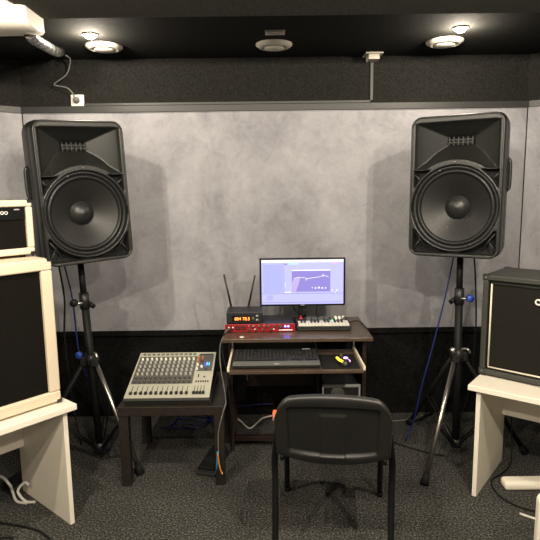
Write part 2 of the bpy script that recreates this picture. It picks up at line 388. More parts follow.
def speaker(loc, rz, lean, label):
    t = thing('loudspeaker', loc, label, 'loudspeaker', 0, 'loudspeakers on tripod stands')
    t.rotation_mode = 'XYZ'; t.rotation_euler = (0, lean, rz); t.scale = (1.055, 1.055, 1.055)
    # local origin: on top of the pole; front face at y = -.27
    Y0 = -.20
    def ring(y, w, h, r, dz=0):
        q_ = rrect(w, h, r, 6, 0, SH / 2 + dz, Y0 + y); k = .022 * sstep(.05, .12, y)
        for v in q_:
            if v.z > SH * .8: v.z += k * (1 - (v.x / (w / 2)) ** 2) ** .5 if abs(v.x) < w / 2 else 0
        return q_
    c = MB().loft([ring(.012, SW - .022, SH - .022, .040), ring(.0, SW - .020, SH - .020, .042), ring(-.002, SW - .010, SH - .010, .046), ring(.006, SW, SH, .052),
                   ring(.07, SW, SH, .045), ring(.078, SW - .006, SH - .004, .045), ring(.086, SW, SH, .045), ring(.20, SW - .012, SH - .006, .05), ring(.34, SW - .14, SH - .05, .05, .004), ring(.37, SW - .18, SH - .09, .05, .004)], 0, True, False, True)
    c.build('cabinet', 'cab_plastic', t)
    o = baffle_mesh().build('baffle', ['cab_plastic', 'recess'], t, loc=(0, Y0 + .002, 0))
    # woofer
    wy = Y0 + .040; C = (0, wy, WC)
    wf = MB().lathe([(.206, .002), (.206, -.020), (.200, -.024), (.190, -.022), (.186, -.012)], C, 'Y', 56).build('basket_ring', 'ring', t)
    for k in range(8):
        a = 2 * math.pi * (k + .5) / 8
        MB().lathe([(.0, -.028), (.004, -.027), (.0055, -.022)], (.196 * math.cos(a), wy, WC + .196 * math.sin(a)), 'Y', 10).build('screw', 'steel' if k == 2 else 'black', wf)
    MB().lathe([(.187, -.012), (.180, -.022), (.172, -.020), (.167, -.010), (.163, -.006)], C, 'Y', 56).build('surround', 'ring', t)
    MB().lathe([(.165, -.008), (.120, .016), (.062, .052), (.05, .058)], C, 'Y', 56).build('cone', 'cone', t)
    MB().lathe([(.0, .016), (.025, .020), (.045, .032), (.060, .050)], C, 'Y', 40).build('dust_cap', 'dust', t)
    # horn throat grid
    gr = MB()
    for k in range(6): gr.box(-.056 + k * .0225 - .0016, -.056 + k * .0225 + .0016, Y0 + .108, Y0 + .114, .548, .590)
    for z in (.562, .576): gr.box(-.060, .060, Y0 + .107, Y0 + .111, z - .0015, z + .0015)
    gr.build('horn_grille', 'cab_plastic', t)
    for sx in (-1, 1):
        for (za, zb, xo) in ((.030, .128, 1), (.408, .345, 1)):
            br = MB()
            br.tube([(sx * .196, Y0 + .012, za + (.004 if za < .2 else -.004)), (sx * .158, Y0 + .030, (za + .062) if za < .2 else za - .040)], .0045, 6, smooth_path=False)
            br.tube([(sx * .196, Y0 + .022, zb), (sx * .130, Y0 + .022, za + .006 if za < .2 else za)], .0035, 6, smooth_path=False)
            br.build('port_brace', 'cab_plastic', t)
        MB().lathe([(.0, 0), (.016, 0), (.018, -.014), (.014, -.016), (.0, -.016)], (sx * .12, Y0 + .14, 0), n=16).build('rubber_foot', 'rubber', t)
        MB().box(sx * .12 - .02, sx * .12 + .02, Y0 + .16, Y0 + .20, SH - .012, SH + .006).build('stacking_pad', 'rubber', t, .003)
        # side handle recess with grip bar
        hx = sx * (SW / 2 - .004)
        h = MB().loft([[Vector((hx + sx * .004, Y0 + .16 + v.x, .40 + v.z)) for v in rrect(.050, .17, .024)], [Vector((hx + sx * .0075, Y0 + .16 + v.x, .40 + v.z)) for v in rrect(.044, .16, .02)]], 0, False)
        h.build('handle_recess', 'recess', t)
        MB().tube([(hx + sx * .004, Y0 + .16, .325), (hx + sx * .012, Y0 + .16, .35), (hx + sx * .012, Y0 + .16, .45), (hx + sx * .004, Y0 + .16, .475)], .008, 8).build('handle', 'cab_plastic', t)
    MB().lathe([(.0, -.003), (.005, -.002), (.006, .001)], (0, Y0, .462), 'Y', 12).build('logo_button', 'steel', t)
    MB().lathe([(.030, -.010), (.034, 0), (.034, .004)], (0, 0, 0), n=20).build('pole_socket', 'black', t)
    return t
speaker((1.055, 2.97, 1.218), R(-31), 0, 'black loudspeaker with exposed woofer, on the right tripod stand')
speaker((-1.055, 2.97, 1.212), R(38), R(-2.4), 'black loudspeaker leaning slightly, on the left tripod stand above the cream amplifier')

def stand(base, topxy, feet, lit, label, clampside):
    t = thing('speaker_stand', (base[0], base[1], 0), label, 'speaker stand', 0, 'tripod speaker stands')
    top = Vector((topxy[0] - base[0], topxy[1] - base[1], 1.212))
    at = lambda z: top * (z / 1.212)
    MB().cyl(at(.09), at(.98), .0215, n=20).build('lower_pole', 'darksteel', t)
    MB().cyl(at(.95), top, .0175, n=20).build('upper_pole', 'darksteel', t)
    cl = MB().cyl(at(.93), at(1.02), .027, n=20).build('clamp', 'black', t)
    k = clampside
    MB().cyl(at(.965) + Vector((0, -.02, 0)), at(.965) + Vector((k * .055, -.03, .0)), .008, n=10).build('clamp_bolt', 'steel', cl)
    MB().lathe([(.0, -.030), (.018, -.030), (.022, -.022), (.020, .0), (.0, 0)], at(.965) + Vector((k * .045, -.03, .005)), 'Y', 8).build('knob', 'blue' if lit == 'R' else 'darksteel', cl)
    MB().cyl(at(.965) + Vector((-k * .02, 0, 0)), at(.945) + Vector((-k * .055, -.02, 0)), .011, .014, n=10).build('safety_pin', 'darksteel', cl)
    hub = MB().cyl(at(.60), at(.67), .034, .030, n=20).build('hub', 'black', t)
    MB().lathe([(.0, -.028), (.018, -.028), (.021, -.018), (.018, .0), (.0, 0)], at(.665) + Vector((-.045, -.04, .01)), 'Y', 8).build('knob', 'blue' if lit == 'L' else 'steel', hub)
    MB().tube([at(.665), at(.665) + Vector((.04, -.035, .012)), at(.665) + Vector((.055, -.045, -.01))], .008, 8).build('lever', 'steel', hub)
    MB().cyl(at(.08), at(.13), .030, n=16).build('base_collar', 'black', t)
    for i, (fx, fy) in enumerate(feet):
        f = Vector((fx - base[0], fy - base[1], .022)); d = Vector((f.x, f.y, 0)).normalized()
        a = at(.625) + d * .035
        lg = MB().cyl(a, f, .0135, n=14).build('leg', 'steel' if i == 0 else 'darksteel', t)
        if i == 0: lg['label'] = 'bare metal leg of the stand facing the camera'
        e = (f - a).normalized()
        MB().cyl(f - e * .045, f + e * .012, .017, .024, n=14).build('rubber_foot', 'rubber', lg)
        MB().box(-.02, .02, -.02, .02, -.025, .02).build('bracket', 'black', lg, .003, loc=tuple(a))
        m = a.lerp(f, .55)
        for s in (-1, 1):
            o = Vector((-d.y, d.x, 0)) * .012 * s
            MB().cyl(at(.105) + d * .03 + o, m + o, .0055, n=8).build('brace', 'darksteel', t)
    return t
stand((1.075, 2.975), (1.055, 2.97), [(.815, 2.69), (1.50, 3.02), (.93, 3.44)], 'R', 'black tripod speaker stand on the right beside the white table', 1)
stand((-1.005, 2.98), (-1.052, 2.97), [(-.745, 2.835), (-1.42, 2.93), (-1.02, 3.46)], 'L', 'black tripod speaker stand on the left behind the white table', -1)

# cables of the speakers
tag(MB().tube([(1.085, 3.14, 1.30), (1.08, 3.14, 1.2), (1.035, 3.13, .95), (.965, 3.13, .62), (.92, 3.15, .40), (.89, 3.2, .15), (.84, 3.2, .006)], .0045).build('speaker_cable', 'bluecable'), 'thin blue cable hanging down beside the right speaker stand', 'cable')
tag(MB().tube([(1.165, 3.14, 1.30), (1.19, 3.13, 1.2), (1.21, 3.13, 1.0), (1.23, 3.15, .7), (1.22, 3.2, .3), (1.15, 3.25, .01)], .0048).build('speaker_cable', 'rubber'), 'black cable hanging between the right speaker stand and the black guitar cabinet', 'cable')
tag(MB().tube([(-1.20, 3.16, 1.3), (-1.22, 3.16, 1.2), (-1.18, 3.16, .95), (-1.16, 3.16, .6), (-1.10, 3.17, .35), (-1.08, 3.17, .1), (-1.0, 3.1, .01)], .0048).build('speaker_cable', 'bluecable'), 'thin blue cable hanging beside the left speaker stand', 'cable')
tag(MB().tube([(-1.25, 3.18, 1.3), (-1.26, 3.18, 1.2), (-1.235, 3.18, .95), (-1.25, 3.18, .7), (-1.24, 3.2, .3), (-1.2, 3.2, .01)], .006).build('speaker_cable', 'rubber'), 'black cable hanging down left of the left speaker stand', 'cable')

# ------------------------------------------------------------------ side tables and guitar gear
def side_table(loc, rz, s, label, rail_z):
    """s=-1: extends to local -x from its visible end; s=1: to +x"""
    t = thing('side_table', loc, label, 'table', rz, 'white side tables')
    xs = lambda a, b: (min(a * s, b * s), max(a * s, b * s))
    MB().box(*xs(0, 1.15), 0, .56, .572, .600).build('tabletop', 'laminate', t, .003)
    MB().box(*xs(.035, .057), .03, .51, 0, .572).build('side_panel', 'laminate', t, .0015)
    MB().box(*xs(1.06, 1.082), .03, .51, 0, .572).build('side_panel', 'laminate', t, .0015)
    MB().box(*xs(.057, 1.06), .455, .473, rail_z, .572).build('back_rail', 'laminate', t, .0015)
    return t
side_table((-.910, 2.405, 0), R(50), -1, 'white side table on the left under the cream guitar cabinet', .27)
side_table((.983, 2.588, 0), R(-38), 1, 'white side table on the right under the black guitar cabinet', .30)

LX = Matrix.Translation((-.930, 2.402, 0)) @ Matrix.Rotation(R(50), 4, 'Z')
RX = Matrix.Translation((.985, 2.560, 0)) @ Matrix.Rotation(R(-42), 4, 'Z')
def cab(T, rz, x0, x1, y0, y1, z0, z1, fr, tol, grl, name, label, cat, pipe=None, feet=.01, handle=False):
    """box cabinet with a recessed grille; origin at its front left bottom"""
    t = thing(name, tuple(T @ Vector((x0, y0, z0))), label, cat, rz)
    w, d, h = x1 - x0, y1 - y0, z1 - z0; b = MB()
    b.box(0, w, 0, d, feet, feet + fr).box(0, w, 0, d, h - fr, h).box(0, fr, 0, d, feet + fr, h - fr).box(w - fr, w, 0, d, feet + fr, h - fr).box(fr, w - fr, .03, d - .005, feet + fr, h - fr)
    return t, w, d, h, b
# cream 4x12 style cabinet
t, w, d, h, b = cab(LX, R(50), -.78, -.022, .055, .405, .600, 1.283, .052, 'cream', 'grille', 'guitar_cabinet', 'cream guitar speaker cabinet with black grille on the left white table', 'guitar cabinet')
b.build('shell', 'cream', t, .008, 3)
g = MB()
ri = [Vector((w / 2 + v.x, v.y, .01 + (h - .01) / 2 + v.z)) for v in rrect(w - .095, h - .105, .018, 5)]
g.add([(v.x, .018, v.z) for v in ri], [tuple(range(len(ri)))[::-1]]).build('grille_cloth', 'grille', t)
def corners(t, w, d, h, f, m, s=.030, which=((1, 0), (1, 1), (0, 0), (0, 1))):
    for (ix, iz) in which:
        for yy in (0, d):
            x, z = ix * w, f + iz * (h - f); sx, sz, sy = (-1 if ix else 1), (-1 if iz else 1), (1 if yy == 0 else -1)
            c = MB(); e = .0025
            bx = lambda a, b: (min(a, b), max(a, b))
            c.box(*bx(x - sx * e, x + sx * s), *bx(yy - sy * e, yy + sy * s), *bx(z - sz * e, z + sz * .004))
            c.box(*bx(x - sx * e, x + sx * .004), *bx(yy - sy * e, yy + sy * s), *bx(z - sz * e, z + sz * s))
            c.box(*bx(x - sx * e, x + sx * s), *bx(yy - sy * e, yy + sy * .004), *bx(z - sz * e, z + sz * s * .55))
            c.build('corner_protector', m, t, .002)
corners(t, w, d, h, .01, 'corner', .022)
for (x, y) in ((.06, .05), (w - .06, .05), (.06, d - .05), (w - .06, d - .05)): MB().cyl((x, y, 0), (x, y, .012), .016, n=12).build('rubber_foot', 'rubber', t)
# cream head
t, w, d, h, b = cab(LX, R(50), -.64, -.024, .19, .40, 1.283, 1.545, .030, 'cream', 'grille', 'guitar_amplifier', 'cream guitar amplifier head on top of the cream cabinet', 'amplifier', feet=.014)
b.build('shell', 'cream', t, .008, 3)
MB().box(.034, w - .036, .010, .030, .045, .172).build('grille_cloth', 'grille', t, .002)
cp = MB().box(.034, w - .036, .004, .030, .174, h - .024).build('control_panel', 'blackgloss', t, .002)
letters('auroo', .032, 'text', cp, (w - .190, .0025, .200))
MB().box(w - .085, w - .06, .002, .006, .218, .223).build('power_lamp', 'silver', cp)
corners(t, w, d, h, .014, 'corner', .024)
for (x, y) in ((.05, .03), (w - .05, .03), (.05, d - .03), (w - .05, d - .03)): MB().cyl((x, y, 0), (x, y, .016), .013, n=12).build('rubber_foot', 'rubber', t)
# black cabinet on the right
t, w, d, h, b = cab(RX, R(-42), -.035, .605, .20, .54, .600, 1.135, .028, 'tolex', 'grille2', 'guitar_cabinet', 'black guitar speaker cabinet with white piping on the right white table', 'guitar cabinet')
b.build('shell', 'tolex', t, .006, 3)
MB().box(.050, w - .050, .010, .03, .060, h - .050).build('grille_cloth', 'grille2', t, .002)
p = MB(); x0, x1, z0, z1 = .044, w - .044, .052, h - .044
p.tube([(x0, .006, z0), (x0, .006, z1)], .0045, 8, smooth_path=False).tube([(x1, .006, z0), (x1, .006, z1)], .0045, 8, smooth_path=False)
p.tube([(x0, .006, z0), (x1, .006, z0)], .0045, 8, smooth_path=False)
p.build('piping', 'piping', t)
MB().tube([(x0, .006, z1), (x1, .006, z1)], .0035, 8, smooth_path=False).build('piping', 'black', t)
bd = MB().lathe([(.009, -.004), (.015, -.006), (.017, 0), (.009, 0)], (.268, .008, h - .112), 'Y', 24).build('badge', 'text', t)
corners(t, w, d, h, .01, 'tolex', .030)
for ix, iz in ((0, 0), (0, 1), (1, 0), (1, 1)):
    MB().lathe([(.0, -.006), (.004, -.005), (.005, 0)], (.014 + ix * (w - .028), 0, .026 + iz * (h - .040)), 'Y', 10).build('rivet', 'steel', t)
for (x, y) in ((.06, .05), (w - .06, .05), (.06, d - .05), (w - .06, d - .05)): MB().cyl((x, y, 0), (x, y, .012), .016, n=12).build('rubber_foot', 'rubber', t)

# ------------------------------------------------------------------ computer desk
DX0, DX1, DY0, DY1 = -.274, .575, 2.94, 3.45
t = thing('computer_desk', (0, 0, 0), 'dark brown computer desk with a pull-out keyboard tray, against the grey wall', 'desk')
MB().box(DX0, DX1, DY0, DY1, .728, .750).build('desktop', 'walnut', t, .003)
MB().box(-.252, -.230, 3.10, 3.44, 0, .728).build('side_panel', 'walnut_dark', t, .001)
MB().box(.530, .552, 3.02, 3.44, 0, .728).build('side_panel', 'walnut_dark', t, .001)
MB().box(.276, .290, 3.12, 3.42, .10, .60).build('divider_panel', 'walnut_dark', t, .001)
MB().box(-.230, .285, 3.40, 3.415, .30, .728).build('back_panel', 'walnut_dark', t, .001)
tr = MB().box(-.222, .485, 2.715, 3.09, .622, .640).build('keyboard_tray', 'walnut', t, .002)
for x, lx in ((-.226, -.226), (.489, .489)):
    MB().box(x - .006, x + .006, 2.72, 3.10, .634, .658).build('tray_rail', 'rail', t, .002)
    MB().box(x - .004, x + .004, 3.085, 3.105, .655, .728).build('rail_hanger', 'steel', t)
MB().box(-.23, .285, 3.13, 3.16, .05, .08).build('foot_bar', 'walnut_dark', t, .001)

# computer tower
t = thing('computer_tower', (.410, 3.03, 0), 'black computer tower with a silver front frame under the right of the desk', 'computer')
MB().box(-.105, .105, .012, .40, .0, .435).build('case', 'black', t, .004)
fr = MB().box(-.112, .112, 0, .016, .425, .440).box(-.112, -.102, 0, .016, 0, .425).box(.102, .112, 0, .016, 0, .425).box(-.102, .102, 0, .016, 0, .012)
fr.box(-.102, .102, .002, .014, .352, .364).build('front_frame', 'silver', t, .002)
MB().lathe([(.0, -.004), (.030, -.002), (.050, .010)], (-.02, .008, .385), 'Y', 32).build('front_dial', 'padg', t)
MB().box(-.095, .095, .008, .014, .02, .34).build('front_mesh', 'grille2', t)

# monitor
t = thing('monitor', (.200, 3.30, .750), 'black flat monitor showing a lavender audio program, on the desk', 'monitor')
MB().box(-.265, .265, -.010, .022, .110, .410).build('case', 'blackgloss', t, .004)
sc = MB()
def q(x0, x1, z0, z1, m, lay): sc.box(-.253 + .506 * x0, -.253 + .506 * x1, -.0106 - lay * .0002, -.0100, .122 + .278 * z0, .122 + .278 * z1, m)
q(0, 1, 0, 1, 0, 0); q(0, 1, .94, 1, 1, 1); q(.02, .26, .26, .90, 2, 0.5); q(.27, .275, .25, .94, 4, 2); q(0, 1, .235, .245, 4, 2)
q(.37, .84, .28, .75, 3, 2); q(.37, .84, .75, .775, 1, 2); q(.06, .14, .09, .21, 2, 2); q(.86, .93, .895, .925, 6, 2); q(.33, .46, .895, .92, 7, 2); q(.28, .31, .885, .91, 4, 2)
q(.0, .97, .035, .045, 4, 1); q(.28, .36, .26, .28, 1, 2)
pts = [(.37, .30), (.375, .45), (.40, .58), (.45, .60), (.52, .59), (.56, .57), (.62, .585), (.68, .60), (.74, .62), (.78, .63), (.82, .60)]
X = lambda a: -.253 + .506 * a
Z = lambda a: .122 + .278 * a
for a, c in zip(pts, pts[1:]):
    sc.add([(X(a[0]), -.0113, Z(a[1])), (X(c[0]), -.0113, Z(c[1])), (X(c[0]), -.0113, Z(c[1] + .012)), (X(a[0]), -.0113, Z(a[1] + .012))], [(0, 1, 2, 3)], 1)
sc.add([(X(.372), -.0112, Z(.285)), (X(.42), -.0112, Z(.285)), (X(.47), -.0112, Z(.56)), (X(.46), -.0112, Z(.60)), (X(.40), -.0112, Z(.58)), (X(.372), -.0112, Z(.45))], [(0, 1, 2, 3, 4, 5)], 5)
for k, (cx, cz, rr) in enumerate(((.62, .37, .008), (.66, .36, .011), (.70, .37, .014), (.74, .36, .011), (.78, .36, .010), (.75, .655, .009), (.545, .55, .008), (.29, .46, .007), (.29, .40, .006), (.865, .31, .009), (.92, .31, .010), (.90, .26, .008))):
    sc.add([(X(cx) + rr * .506 * math.cos(i * .785), -.0114, Z(cz) + rr * .506 * math.sin(i * .785)) for i in range(8)], [tuple(range(8))], 1)
sc.build('screen', ['s_bg', 's_top', 's_mid', 's_win', 's_line', 's_curve', 's_pink', 's_green'], t)
MB().box(-.012, .012, -.0115, -.009, .1135, .118).build('maker_badge', 'silver', t)
MB().box(-.026, .026, .012, .030, .01, .20).build('stand_neck', 'blackgloss', t, .003)
MB().lathe([(.105, 0), (.105, .006), (.095, .010), (.0, .012)], (0, .03, 0), n=40).build('stand_base', 'blackgloss', t)
tag(MB().tube([(.14, 3.33, .90), (.145, 3.36, .84), (.17, 3.37, .80), (.22, 3.38, .765), (.27, 3.40, .756)], .003).build('monitor_cable', 'rubber'), 'black monitor cable curving down left of the monitor stand', 'cable')
tag(MB().tube([(.30, 3.33, .90), (.292, 3.36, .83), (.296, 3.38, .775), (.33, 3.40, .756)], .003).build('monitor_cable', 'rubber'), 'black monitor cable hanging right of the monitor stand', 'cable')
tag(MB().tube([(.475, 3.25, .757), (.52, 3.30, .757), (.55, 3.30, .757), (.565, 3.22, .757), (.572, 3.12, .757)], .003).build('keyboard_cable', 'rubber'), 'thin black cable lying on the right end of the desk', 'cable')

# red audio interface with receiver on it
t = thing('audio_interface', (-.062, 3.085, .750), 'red rack audio interface at the left front of the desk', 'audio interface')
MB().box(-.198, .198, .008, .24, .004, .046).build('case', 'black', t, .002)
fp = MB().box(-.206, .206, 0, .010, .002, .048).build('front_panel', 'red', t, .0015)
MB().box(.11, .19, -.0012, 0, .010, .014).build('marking', 'whitelight', fp)
for x in (-.185, -.160):
    MB().lathe([(.0, -.003), (.009, -.003), (.010, 0)], (x, 0, .026), 'Y', 16).build('input_jack', 'steel', fp)
for x in (-.130, -.098):
    MB().lathe([(.006, -.002), (.0125, -.004), (.014, 0), (.006, 0)], (x, 0, .026), 'Y', 20).build('input_jack', 'ink', fp)
for k in range(8):
    MB().lathe([(.0, -.010), (.006, -.010), (.007, 0)], (-.065 + k * .021, 0, .034 if k % 2 else .016), 'Y', 14).build('knob', 'knobd', fp)
for k in range(6): MB().box(-.07 + k * .03, -.065 + k * .03, -.0012, 0, .038, .041).build('marking', 'text', fp)
MB().lathe([(.0, -.012), (.011, -.012), (.013, 0)], (.120, 0, .030), 'Y', 18).build('knob', 'knobd', fp)
for x in (.148, .166): MB().lathe([(.0, -.004), (.005, -.003), (.006, 0)], (x, 0, .034), 'Y', 12).build('indicator_light', 'bluelight', fp)
for x in (.08, -.03): MB().lathe([(.0, -.004), (.003, -.003), (.0035, 0)], (x, 0, .018), 'Y', 10).build('indicator_light', 'whitelight', fp)
t = thing('wireless_receiver', (-.155, 3.115, .7965), 'black wireless microphone receiver with orange digits and two antennas, on the red interface', 'receiver')
MB().box(-.106, .106, 0, .17, .002, .066).build('case', 'black', t, .003)
dp = MB().box(-.075, .034, -.002, .001, .012, .048).build('display', 'blackgloss', t)
letters('804 78.5', .026, 'orange', dp, (-.058, -.003, .020), depth=.0008, name='digits')
for z in (.046, .022): MB().box(.068, .082, -.004, 0, z - .005, z + .005).build('button', 'silver', t, .001)
MB().lathe([(.0, -.004), (.008, -.004), (.009, 0)], (.052, 0, .03), 'Y', 14).build('button', 'padg', t)
for x0, x1, z1 in ((-.088, -.128, .270), (.020, .062, .262)):
    a = MB().cyl((x0, .155, .055), (x0, .155, .075), .009, n=12).build('antenna', 'black', t)
    MB().cyl((x0, .155, .070), (x1, .16, z1), .0065, .0050, n=10).build('rod', 'black', a)

# midi keyboard
t = thing('midi_keyboard', (.314, 3.09, .750), 'small cream and black MIDI keyboard on the right front of the desk', 'MIDI keyboard')
MB().box(-.160, .160, 0, .185, .004, .030).box(-.160, .160, .095, .185, .030, .040).build('case', 'black', t, .003)
wk = None
for k in range(15):
    x = -.150 + k * .0200
    if wk is None: wk = MB().box(.0006, .0190, 0, .088, 0, .012).build('white_key', 'ivory', t, .001, loc=(x, .004, .030)); continue
    inst(wk, t, (x, .004, .030))
bk = None
for k in range(14):
    if k % 7 in (2, 6): continue
    x = -.150 + (k + 1) * .0200 - .0055
    if bk is None: bk = MB().box(0, .011, 0, .050, 0, .009).build('black_key', 'ink', t, .001, loc=(x, .042, .042))
    else: inst(bk, t, (x, .042, .042))
for r_ in range(2):
    for k in range(4):
        p = MB().box(0, .030, 0, .030, 0, .004).build('pad', 'padg', t, .001, loc=(-.095 + k * .037, .105 + r_ * .038, .040))
for k in range(8):
    kn = MB().lathe([(.008, 0), (.0075, .014), (.0, .015)], n=14).build('knob', 'knobw' if k in (1, 2, 5, 6, 7) else 'padg', t, loc=(.062 + (k % 4) * .023, .118 + (k // 4) * .035, .040))
MB().lathe([(.013, 0), (.012, .006), (.005, .010), (.006, .018), (.0, .020)], n=16).build('joystick', 'red', t, loc=(-.128, .155, .040))
MB().box(.052, .075, .100, .106, .040, .042).build('button', 'green', t)
MB().box(.080, .100, .100, .106, .040, .042).build('button', 'knobw', t)
MB().box(-.14, .14, -.0012, 0, .010, .011).build('marking', 'padg', t)

# computer keyboard with mouse on the tray
t = thing('computer_keyboard', (.028, 2.745, .640), 'black computer keyboard on the pull-out tray', 'keyboard')
t.rotation_euler = (R(7), 0, 0)
MB().box(-.232, .232, 0, .215, .004, .022).build('case', 'black', t, .004)
MB().box(-.232, .232, -.002, .050, .020, .024).build('palm_rest', 'padg', t, .003)
MB().box(-.012, .014, .010, .014, .024, .0246).build('maker_badge', 'text', t)
MB().box(-.225, -.19, .205, .215, -.016, .006).box(.19, .225, .205, .215, -.016, .006).build('foot', 'rubber', t)
kk = MB().box(0, .0155, 0, .0150, 0, .007).build('key', 'ink', t, .0015, loc=(-.222, .062, .022))
cnt = 1
for r_ in range(6):
    for c_ in range(22):
        x = -.222 + c_ * .0202; y = .062 + r_ * .0225 + (.004 if r_ == 5 else 0)
        if c_ == 14 or c_ == 18 or (r_ == 0 and 3 <= c_ <= 9) or (r_ in (1, 2) and 14 <= c_ <= 17 and not (r_ == 1 and c_ == 16)) or (r_ == 5 and (c_ in (1, 5, 10) or c_ > 17)) or (r_ == 0 and c_ == 0): continue
        if cnt >= 96: continue
        inst(kk, t, (x, y, .022)); cnt += 1
MB().box(-.160, -.02, .062, .077, .022, .029).build('space_bar', 'ink', t, .0015)
for k in range(4): MB().box(.150 + k * .012, .154 + k * .012, .204, .207, .022, .0235).build('indicator_light', 'whitelight', t)
t = tag(MB().box(.270, .470, 2.735, 2.98, .640, .643).build('mouse_pad', 'rubber', None, .001), 'thin black mouse pad right of the keyboard', 'mouse pad')
t = thing('computer_mouse', (.390, 2.82, .643), 'black gaming mouse with yellow side and purple light on the mouse pad', 'mouse', R(12))
rings = []
for (y, w_, h_) in ((-.058, .010, .006), (-.052, .040, .022), (-.03, .062, .036), (0, .060, .038), (.03, .056, .030), (.05, .048, .018), (.058, .030, .008)):
    rings.append([Vector((w_ / 2 * math.cos(a), y, max(0, h_ * math.sin(a)))) for a in [math.pi * 2 * i / 16 for i in range(16)]])
body = MB().loft(rings, 0, True).build('shell', 'black', t, loc=(0, 0, .001))
MB().tube([(-.020, -.044, .026), (-.030, -.02, .028), (-.029, .01, .028), (-.020, .045, .018)], .0075, 8).build('side_light', 'yellow', t)
MB().lathe([(.013, 0), (.010, .004), (.0, .005)], (.006, -.024, .036), n=16).build('logo_light', 'purple', t)
MB().tube([(.028, -.03, .018), (.029, 0, .018)], .004, 6).build('side_light', 'purple', t)
MB().cyl((-.004, .034, .030), (.004, .034, .030), .010, n=14).build('scroll_wheel', 'padg', t)
# memory sticks / caps
tag(MB().lathe([(.014, 0), (.013, .002), (.0, .0035)], (-.165, 2.985, .750), n=16).build('guitar_pick', 'knobw'), 'small pale round piece lying on the desk front edge below the red interface', 'guitar pick')

# ------------------------------------------------------------------ low table with mixer
t = thing('low_table', (-.817, 2.712, 0), 'low square black-brown table under the mixing console', 'table', R(-0.5) + R(0.8))
MB().box(0, .565, 0, .55, .400, .450).build('tabletop', 'wenge', t, .002)
for x in (.004, .511):
    for y in (.004, .496): MB().box(x, x + .050, y, y + .050, 0, .400).build('leg', 'wenge', t, .001)
MXL = Matrix.Translation((-.775, 2.805, .450))
t = thing('mixing_console', (-.785, 2.735, .450), 'silver mixing console with rows of knobs on the low table', 'mixing console')
a = R(16); MW, ML = .455, .43
T = Matrix.Translation((0, 0, .045)) @ Matrix.Rotation(a, 4, 'X')
b = MB()
hb = .045 + ML * math.sin(a) - .004; yb = ML * math.cos(a)
b.add([(0, .01, 0), (MW, .01, 0), (MW, yb, 0), (0, yb, 0), (0, 0, .041), (MW, 0, .041), (MW, yb, hb), (0, yb, hb)], [(0, 3, 2, 1), (4, 5, 6, 7), (0, 1, 5, 4), (1, 2, 6, 5), (2, 3, 7, 6), (3, 0, 4, 7)])
b.build('case', 'black', t, .004)
fp = MB().box(0, MW, -.004, ML, -.004, 0).build('face_plate', 'mixface', t, .001)
fp.matrix_local = T
MB().box(0, MW, -.0065, -.004, -.018, 0).build('front_lip', 'mixgrey', fp, .001)
CW = .0272; X0 = .018
fld = MB().box(.010, X0 + 12 * CW + .004, .118, .385, 0, .0008).box(X0 + 12 * CW + .012, MW - .010, .235, .40, 0, .0008)
fld.build('knob_field', 'mixgrey', fp)
slot = None
for c in range(16):
    x = X0 + c * CW + .012 if c < 12 else X0 + 12 * CW + .0235 + (c - 12) * .017
    if slot is None: slot = MB().box(-.0015, .0015, .022, .098, 0, .0010).build('fader_slot', 'ink', fp, loc=(x, 0, 0))
    else: inst(slot, fp, (x, 0, 0))
for (x, y, w_, h_) in [(.028, .175, .006, .030), (.060, .175, .010, .010)] + [(.020 + k * .013, .130, .008, .015) for k in range(6)]:
    MB().box(0, w_, 0, h_, 0, .0014).build('button', 'ink', fp, loc=(X0 + 12 * CW + x, y, 0))

src = {}
def knob(mname, x, y, r=.0072, h=.015):
    key = (mname, r)
    if key not in src:
        src[key] = MB().lathe([(r, 0), (r * .85, h), (0, h)], n=10).add([(-.0008, 0, h + .0004), (.0008, 0, h + .0004), (.0008, r * .8, h + .0004), (-.0008, r * .8, h + .0004)], [(0, 1, 2, 3)], 1).build('knob', [mname, 'knobw'], fp, loc=(x, y, 0))
    else: inst(src[key], fp, (x, y, 0))
rows = [(.130, 'knobd'), (.165, 'knobd'), (.203, 'knobg'), (.240, 'knobg'), (.277, 'knobg'), (.314, 'knobg'), (.350, 'knobw')]
for c in range(12):
    for (y, mm) in rows: knob(mm, X0 + c * CW + .012, y)
for c, (x, y, mm) in enumerate([(.360, .36, 'knobo'), (.382, .36, 'knobo'), (.360, .325, 'knobo'), (.382, .325, 'knobd'), (.360, .29, 'knobw'), (.360, .25, 'knobw'), (.385, .27, 'knobw'), (.412, .25, 'knobd')]): knob(mm, x, y)
fc = None
for c in range(16):
    x = X0 + c * CW + .012 if c < 12 else X0 + 12 * CW + .0235 + (c - 12) * .017; y = .030
    if fc is None: fc = MB().box(-.007, .007, -.008, .008, .001, .012).build('fader_cap', 'ink', fp, .001, loc=(x, y, 0))
    else: inst(fc, fp, (x, y, 0))
jk = MB()
for c in range(12):
    jk.lathe([(.0095, 0), (.0095, .002), (.005, .002), (.005, .0005)], (X0 + c * CW + .012, .408, 0), n=12)
jk.build('input_sockets', 'ink', fp)
MB().box(.396, .428, .282, .322, .001, .003).build('display', em('blue_display', (.02, .13, .55), .8), fp)
for k in range(5): MB().box(.399 + k * .006, .402 + k * .006, .290, .316, .003, .0034).build('meter_light', 'whitelight' if k == 2 else 'green' if k == 4 else 'blue', fp)
MB().box(.36, .44, .40, .412, 0, .0006).build('marking', 'ink', fp)
MB().box(MW - .004, MW + .010, .0, yb, .0, .034).build('side_cheek', 'black', t, .003)

